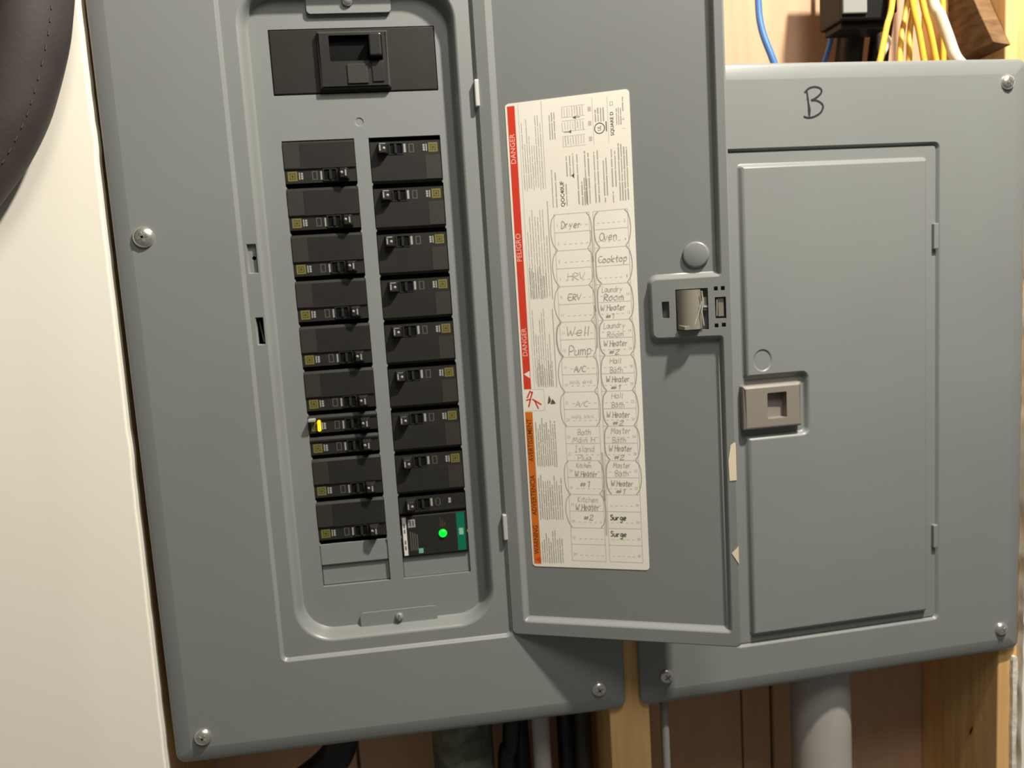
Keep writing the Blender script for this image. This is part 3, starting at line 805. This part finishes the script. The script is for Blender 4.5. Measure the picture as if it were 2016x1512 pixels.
# ------------------------------------------------------------------ circuit breakers
BY = 17.0          # depth of the breaker faces
XCL = (XL0 + XL1) / 2; XCR = (XR0 + XR1) / 2
BW = 29.0
def X(a): return a - BW        # position measured from the outer end
def make_breaker(h, logo=True, name='circuit_breaker'):
    """left-column breaker: logo band along the lower edge; local y = 0 at the face"""
    root = bpy.data.objects.new(name, None); root.empty_display_size = .01; COL.objects.link(root)
    top = h / 2 - .35; bot = -h / 2 + .35
    b0, b1 = bot + 3.4, bot + 15.0
    if h < 25: b0, b1 = bot + 3.0, bot + 14.6
    bd = MB()
    bd.box(-BW, BW, 1.2, 26, b0, b1, M_BLACK)                      # band
    bd.box(-BW, BW, 6.0, 26, bot, b0, M_DARK)                      # groove
    # upper slab with a sloping top ledge
    v = [(-BW, 0, b1), (BW, 0, b1), (BW, 26, b1), (-BW, 26, b1), (-BW, 0, top - 2.2), (BW, 0, top - 2.2), (BW, 1.6, top), (-BW, 1.6, top), (BW, 26, top), (-BW, 26, top)]
    bd.add(v, [(0, 1, 5, 4), (4, 5, 6, 7), (7, 6, 8, 9), (0, 3, 2, 1), (1, 2, 8, 6, 5), (0, 4, 7, 9, 3), (2, 3, 9, 8)], M_BLACK)
    if h > 25:
        bd.box(-BW + .3, X(13.0), -.25, .2, b1 + .6, top - 2.4, M_BLACK2)
    bd.build('body', root)
    zc = (b0 + b1) / 2
    sl_ = MB(); sl_.slab(rrect(X(30.6), X(42.6), b0 + 1.0, b1 - .6, .4, 1), [rrect(X(31.6), X(41.6), b0 + 1.8, b1 - 1.3, .3, 1)][:1], .2, 1.3, M_BLACK)
    sl_.quad(X(31.5), X(41.7), b0 + 1.7, b1 - 1.2, 1.1, M_DARK)
    sl_.box(X(36.0), X(38.0), -.6, 1.2, b0 + 2.4, b1 - 1.8, M_HANDLE)
    sl_.build('switch_slot', root)
    hd = MB()
    hv = [(X(43.2), 1.3, b0 + 1.2), (X(52.2), 1.3, b0 + 1.2), (X(50.8), -7.6, b0 + 2.2), (X(45.0), -6.6, b0 + 2.2), (X(43.2), 1.3, b1 - .9), (X(52.2), 1.3, b1 - .9), (X(50.8), -7.6, b1 - 1.6), (X(45.0), -6.6, b1 - 1.6)]
    hd.add(hv, [(0, 1, 2, 3), (7, 6, 5, 4), (3, 2, 6, 7), (0, 3, 7, 4), (1, 5, 6, 2)], M_HANDLE)
    hd.build('handle', root, bevel=.7)
    pr = MB()
    yb = 1.05
    if logo:
        pr.quad(X(11.0), X(11.9), zc - 2.9, zc + 3.0, yb, M_WMARK_GLINT)
        for q in (-1.9, 0, 1.9): pr.quad(X(12.7), X(14.4), zc + q - .8, zc + q + .75, yb, M_WMARK_GLINT)
    else:
        for q in (-1.6, .8): pr.quad(X(12.4), X(14.6), zc + q - 1, zc + q + 1.2, yb, M_WMARK_GLINT)
    # window outline, and the slot edge's highlight painted as a white line
    wz0, wz1 = zc - 3.4, zc + 3.6
    for (a0, a1, c0, c1) in ((21.8, 22.5, wz0, wz1), (25.4, 26.1, wz0, wz1), (21.8, 26.1, wz1 - .6, wz1), (21.8, 26.1, wz0, wz0 + .6)):
        pr.quad(X(a0), X(a1), c0, c1, yb, M_GPRINT)
    pr.quad(X(28.6), X(30.4), zc - 3.6, zc + 3.4, yb, M_WMARK_GLINT)
    pr.build('rating_marks_and_glint', root, label='white rating marks and painted highlight line')
    pm = MB()
    pm.lathe(X(46.6), zc + .6, [(1.3, -6.75), (1.0, -7.15), (0, -7.25)], M_WMARK_GLINT, 10)
    pm.quad(X(49.2), X(50.3), zc - 2.2, zc + 2.6, -7.75, M_WMARK_GLINT)
    pm.build('handle_mark', root, label='white marks on the toggle')
    if logo:
        lg = MB()
        lg.quad(X(2.0), X(9.8), zc - 3.9, zc + 3.9, yb, M_YEL)
        for (a0, a1, c0, c1) in ((3.6, 4.1, -2.4, 2.4), (7.7, 8.2, -2.4, 2.4), (3.6, 8.2, 1.9, 2.4), (3.6, 8.2, -2.4, -1.9)):
            lg.quad(X(a0), X(a1), zc + c0, zc + c1, yb - .05, M_YELD)
        lg.lathe(X(5.9), zc, [(1.1, yb - .06), (0, yb - .06)], M_YELD, 10)
        lg.build('logo_mark', root, label='dull yellow square mark')
    return root
H2 = 2 * SP
dbl = make_breaker(H2); sgl = make_breaker(SP); sgl_plain = make_breaker(SP, False)
used = set()
def place(proto, xc, i0, n, flip, label):
    o = proto if proto.name not in used else copy_tree(proto)
    used.add(proto.name)
    o.location = Vector((xc, BY, Z0 - (i0 + n / 2) * SP)) * MM
    o.rotation_euler = (0, math.pi if flip else 0, 0)
    return tag(o, label, 'circuit breaker', 'circuit breakers in the open panel')
ordn = ['topmost', 'second', 'third', 'fourth', 'fifth', 'sixth', 'seventh', 'eighth', 'ninth', 'lowest']
left = [(0, 2), (2, 2), (4, 2), (6, 2), (8, 2), (10, 2), (12, 1), (13, 1), (14, 2), (16, 2)]
left_lab = [
 'topmost black breaker in the left column, right under the main breaker',
 'second black breaker from the top in the left column',
 'third black breaker from the top in the left column',
 'fourth black breaker from the top in the left column',
 'fifth black breaker from the top in the left column',
 'sixth black breaker in the left column, above the one lit yellow',
 'narrow black breaker with a lit yellow indicator in the left column',
 'narrow black breaker just below the one lit yellow',
 'wide black breaker below the two narrow ones in the left column',
 'lowest black breaker in the left column, above two blank plates']
lit = None
for (i0, n_), lab in zip(left, left_lab):
    o = place(dbl if n_ == 2 else sgl, XCL, i0, n_, False, lab)
    if i0 == 12: lit = o
right_lab = [
 'topmost black breaker in the right column, right under the main breaker'] + [
 '%s black breaker from the top in the right column' % w for w in ordn[1:7]] + [
 'eighth black breaker in the right column, above the narrow plain one']
for k, lab in enumerate(right_lab):
    place(dbl, XCR, 2 * k, 2, True, lab)
place(sgl_plain, XCR, 16, 1, True, 'narrow black breaker without yellow mark above the green-lit surge device')
# lit indicator and a small tab on the seventh breaker
li_ = MB()
li_.slab(rrect(X(7.6), X(10.4), -4.6, 5.2, 1.2, 3), [], -1.2, 1.4, M_LEDY)
li_.build('indicator_light', lit, label='glowing yellow indicator')
tb_ = MB(); tb_.box(X(0.6), X(6.6), -6.5, 1.8, 4.6, 7.2, M_WMARK_GLINT)
tb_.build('white_tab', lit, bevel=.6, label='small pale tab')

# surge device
sg_ = thing('surge_protector', (XCR, BY, Z0 - 18 * SP), 0, 'black surge protector with a glowing green light and green bar', 'surge protector')
bd = MB(); bd.box(-BW, BW, 0, 26, -SP + 1.0, SP - .6, M_BLACK); bd.build('body', sg_, bevel=.8)
st_ = MB(); st_.quad(-27.6, -24.2, -SP + 2.0, SP - 1.6, -.1, M_WHITEST)
for q in (-12, -7, 3, 8): st_.quad(-26.6, -25.4, q, q + 3.6, -.16, M_GPRINT)
st_.build('white_strip', sg_, label='white sticker strip')
gb = MB(); gb.quad(20.0, 27.2, -SP + 2.4, SP - 1.6, -.1, M_GREENBAR); gb.quad(21.6, 25.8, -2.6, 3.6, -.16, M_GREENL)
gb.text('QO', 3.4, 23.6, .4, -.22, M_WHITEST, up=True)
gb.build('green_bar', sg_, label='green label bar')
pr = MB(); pr.quad(-22.6, -16.2, 8.0, 15.2, -.1, M_WMARK_GLINT); pr.quad(-21.4, -19.8, 9.2, 14.0, -.16, M_GPRINT); pr.quad(-18.8, -17.4, 9.2, 14.0, -.16, M_GPRINT)
pr.build('emblem_patch', sg_, label='small white square emblem')
pr = MB()
for q in range(4): pr.quad(-21.6 + q * 1.9, -20.6 + q * 1.9, -13, 4.5 - q, -.1, M_GPRINT)
pr.build('printed_text', sg_, label='faint grey print')
pr = MB()
for q in range(3): pr.quad(5.6 + q * 1.8, 6.4 + q * 1.8, 6.0, 14.5 - q * 2, -.1, M_YELD)
pr.build('status_text', sg_, label='faint print above the green light')
MB().quad(-14.8, -10.8, -16, -11.6, -.1, M_GREENL).build('green_patch', sg_, label='small pale green patch')
ld_ = MB(); ld_.lathe(7.4, .2, [(3.6, .2), (3.5, -.8), (2.6, -1.9), (1.2, -2.5), (0, -2.6)], M_LEDG, 18); ld_.build('status_light', sg_, label='glowing green status light')

# main breaker
mb_ = thing('main_breaker', (3.5, BY, 216.1), 0, 'large black main breaker at the top of the open panel', 'main breaker')
bd = MB(); bd.box(-66.4, 66.4, 0, 30, -25.0, 25.2, M_BLACK); bd.build('body', mb_, bevel=.8)
fr = MB()
o_ = rrect(-29.0, 28.8, -23.6, 22.8, 1.2, 2); h_ = rrect(-19, 23.6, -1.6, 18.6, .8, 1)
fr.rings([(o_, .1), (inset(o_, .8), -4.2), (inset(o_, 2.4), -5.0)], M_BLACK2, False)
fr.flat(inset(o_, 2.4), [list(reversed(h_))], -5.0, M_BLACK); fr.rings([(h_, -5.0), (h_, 4.0)], M_DARK, False); fr.flat(h_, [], -.05, M_DARK)
fr.build('handle_frame', mb_)
hn = MB(); hn.box(13.2, 23.0, -11.5, -.2, .6, 18.2, M_HANDLE); hn.build('handle', mb_, bevel=1.2)
hb = MB(); hb.box(-6, 10.5, -6.2, -4.9, -19.5, -4.0, M_BLACK2); hb.box(14.0, 23.4, -6.0, -4.9, -18.6, -3.0, M_BLACK); hb.build('name_plate', mb_, bevel=.4)

# ------------------------------------------------------------------ wires and things above panel B
def cable(name, pts, r, m, label, cat, group=None, n=12):
    P = smooth_path(pts, 6)
    base = min(P, key=lambda p: p.z)
    q = MB().tube(P, r, m, n)
    o = q.build(name, off=tuple(base)); o.location = base * MM
    return tag(o, label, cat, group)
ZB = 192.5
yel = [
 ([(476, 45, ZB), (481, 46, 214), (488, 48, 240), (495, 50, 264), (503, 54, 340), (507, 60, 520)], 'leftmost yellow wire, set apart from the bundle above the closed panel'),
 ([(508, 60, ZB), (510, 62, 217), (516, 68, 240), (526, 75, 272), (534, 80, 340), (538, 86, 520)], 'dim yellow wire second from the left above the closed panel'),
 ([(522, 66, ZB), (523, 68, 218), (528, 74, 245), (536, 80, 273), (546, 84, 340), (550, 90, 520)], 'dim yellow wire third from the left above the closed panel'),
 ([(523, 41, ZB), (520, 42, 212), (516, 43, 236), (511, 45, 262), (500, 48, 340), (504, 54, 520)], 'bright yellow wire left of the pair in front of the bundle'),
 ([(535, 41, ZB), (532, 42, 211), (527, 43, 236), (521, 45, 262), (508, 48, 340), (512, 54, 520)], 'bright yellow wire right of the pair in front of the bundle'),
 ([(566, 80, ZB), (565, 78, 225), (564, 78, 272), (562, 80, 340), (566, 86, 520)], 'yellow wire running behind the thick white cable'),
]
for p, lab in yel:
    cable('yellow_wire', p, 2.75, M_YWIRE, lab, 'wire', 'yellow wires above the closed panel')
cable('white_cable', [(558, 34, ZB + 4), (549, 37, 208), (543, 40, 228), (537, 43, 248), (532, 46, 264), (526, 50, 340), (530, 56, 520)], 5.0, M_WWIRE, 'thick off-white cable right of the yellow wires', 'cable')
cable('white_wire', [(496, 84, ZB), (505, 86, 222), (514, 88, 238), (510, 92, 250), (506, 98, 300), (508, 104, 520)], 3.2, M_WWIRE, 'thin white wire curling behind the leftmost yellow wire', 'wire')
cable('blue_wire', [(398, 70, ZB), (389, 74, 222), (382, 80, 250), (381, 84, 278), (384, 88, 340), (388, 94, 520)], 3.3, M_BWIRE, 'bright blue wire curving down beside the open door', 'wire')
cable('blue_wire', [(452, 118, ZB), (464, 120, 225), (474, 122, 255), (476, 124, 300), (478, 126, 420)], 2.6, M_BWIRE, 'dark blue wire in the shade under the black device', 'wire')

cable('black_cable', [(486, 118, ZB), (490, 118, 230), (496, 120, 270), (500, 122, 340), (504, 128, 520)], 13, M_KWIRE, 'thick black cable added to deepen the shade behind the leftmost yellow wire', 'cable', n=16)  # this and the next cable are added to deepen the dark behind the wires
cable('black_cable', [(516, 112, ZB), (518, 112, 230), (524, 112, 270), (530, 112, 340), (534, 118, 520)], 10, M_KWIRE, 'black cable added to darken the space behind the bundle of yellow wires', 'cable', n=16)
dv = thing('control_box', (480, 84, 246), 0, 'black plastic control box with a grey plate above the closed panel', 'control box')
q = MB(); q.box(-28, 20, -20, 20, 6, 96, M_DEV); q.build('housing', dv, bevel=1.5)
q = MB(); q.box(-24, 26, -14, 18, 0, 6.5, M_DEV); q.build('lower_lip', dv, bevel=1.2)
q = MB(); q.box(-26.5, -3, -23, -19.5, 11, 80, M_DEVL); q.build('front_plate', dv, bevel=.8, label='grey front plate')
q = MB(); q.box(20.5, 34, -12, 18, 14, 96, M_DEV); q.build('side_block', dv, bevel=1.5)

# irregular dark brown block added on the side of the right stud
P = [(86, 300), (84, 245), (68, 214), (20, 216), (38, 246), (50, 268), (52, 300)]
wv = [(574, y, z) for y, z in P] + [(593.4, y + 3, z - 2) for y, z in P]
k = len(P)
bk = MB(); bk.add(wv, [list(range(k)), list(range(2 * k - 1, k - 1, -1))] + [(i, k + i, k + (i + 1) % k, (i + 1) % k) for i in range(k)], M_BROWN)
wk = bk.build('brown_block', off=(584, 50, 214), bevel=1.0)
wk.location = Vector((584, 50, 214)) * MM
tag(wk, 'dark brown block on the stud right of the thick white cable', 'wood block')

# ------------------------------------------------------------------ pipes and cables below the panels
def pipe(name, x, y, r, z0, z1, m, label, cat, dx=0.0, cap=None):
    q = MB()
    q.tube([(x + dx, y, z0), (x, y, z1)], r, m, 24)
    if cap:
        q.tube([(x + dx * .1, y, z1 - cap), (x, y, z1)], r + 3.0, m, 24)
    o = q.build(name, off=(x + dx, y, z0)); o.location = Vector((x + dx, y, z0)) * MM
    return tag(o, label, cat)
pipe('conduit_pipe', 420, 62, 29.5, -936, -352.5, M_PVC, 'wide pale grey conduit pipe under the closed panel', 'pipe')
pipe('conduit_pipe', 52, 74, 30, -936, -352.5, M_OLIVE, 'wide mottled greenish grey pipe under the open panel', 'pipe')
pipe('thin_conduit', 128, 52, 8.6, -936, -352.5, M_PVC, 'thin grey conduit among the black cables under the open panel', 'pipe', -2)
pipe('grey_cable', 243, 22, 4.0, -936, -352.5, M_GWIRE, 'thin grey cable beside the stud under the closed panel', 'cable')
cable('black_cable', [(86, 62, -936), (92, 62, -480), (99, 62, -420), (104, 62, -354)], 9, M_KWIRE, 'slanting black cable right of the mottled pipe', 'cable', 'dark cables under the open panel')
cable('charcoal_cable', [(112, 84, -936), (111, 84, -480), (108, 84, -354)], 9, M_DWIRE, 'charcoal cable left of the thin grey conduit', 'cable', 'dark cables under the open panel')
cable('black_cable', [(153, 70, -936), (154, 70, -480), (155, 70, -354)], 8, M_KWIRE, 'black cable right of the thin grey conduit', 'cable', 'dark cables under the open panel')
cable('charcoal_cable', [(171, 72, -936), (172, 72, -480), (172, 72, -354)], 9.5, M_DWIRE, 'charcoal cable against the stud under the open panel', 'cable', 'dark cables under the open panel')
cable('black_cable', [(-176, 50, -470), (-120, 50, -440), (-72, 50, -408), (-58, 50, -376)], 16, M_KWIRE, 'thick black cable bending under the lower left of the open panel', 'cable', 'dark cables under the open panel', 16)

# ------------------------------------------------------------------ dark coil at the upper left
hs = thing('coiled_hose', (-258, -28, 140), 0, 'dark rounded padded hose hanging against the white wall at upper left', 'hose')
arc = [(-150, 520), (-158, 420), (-170, 340), (-181, 300), (-189, 267), (-193, 247), (-199, 221), (-210, 190), (-221, 165), (-237, 139), (-254, 118), (-277, 94), (-308, 74)]
arc = [(x - 2.5, z) for x, z in arc]
ARC = smooth_path([(x, 0, z) for x, z in arc], 6)
def shifted(d, y):
    out = []
    for i, p in enumerate(ARC):
        t = (ARC[min(i + 1, len(ARC) - 1)] - ARC[max(i - 1, 0)]).normalized()
        nrm = Vector((t.z, 0, -t.x))          # towards the inside of the coil
        out.append((p.x + nrm.x * d, y, p.z + nrm.z * d))
    return out
def hose(d, r, y, nm, m):
    return MB().tube(shifted(d, y), r, m, 24).build(nm, hs, off=(-258, -28, 140))
hose(27, 27, -28, 'outer_loop', M_HOSE)
hose(74, 24, -26, 'inner_loop', M_HOSE)
stt = MB()
y = -28 - math.sqrt(27.3 ** 2 - 21.0 ** 2)
S_ = shifted(6.0, y)
for i in range(3, len(S_) - 4, 2):
    a, b = Vector(S_[i]), Vector(S_[i + 1])
    stt.tube([a + (b - a) * .2, a + (b - a) * .9], .5, M_STITCH, 6)
so_ = stt.build('stitching', hs, off=(-258, -28, 140)); so_['kind'] = 'stuff'
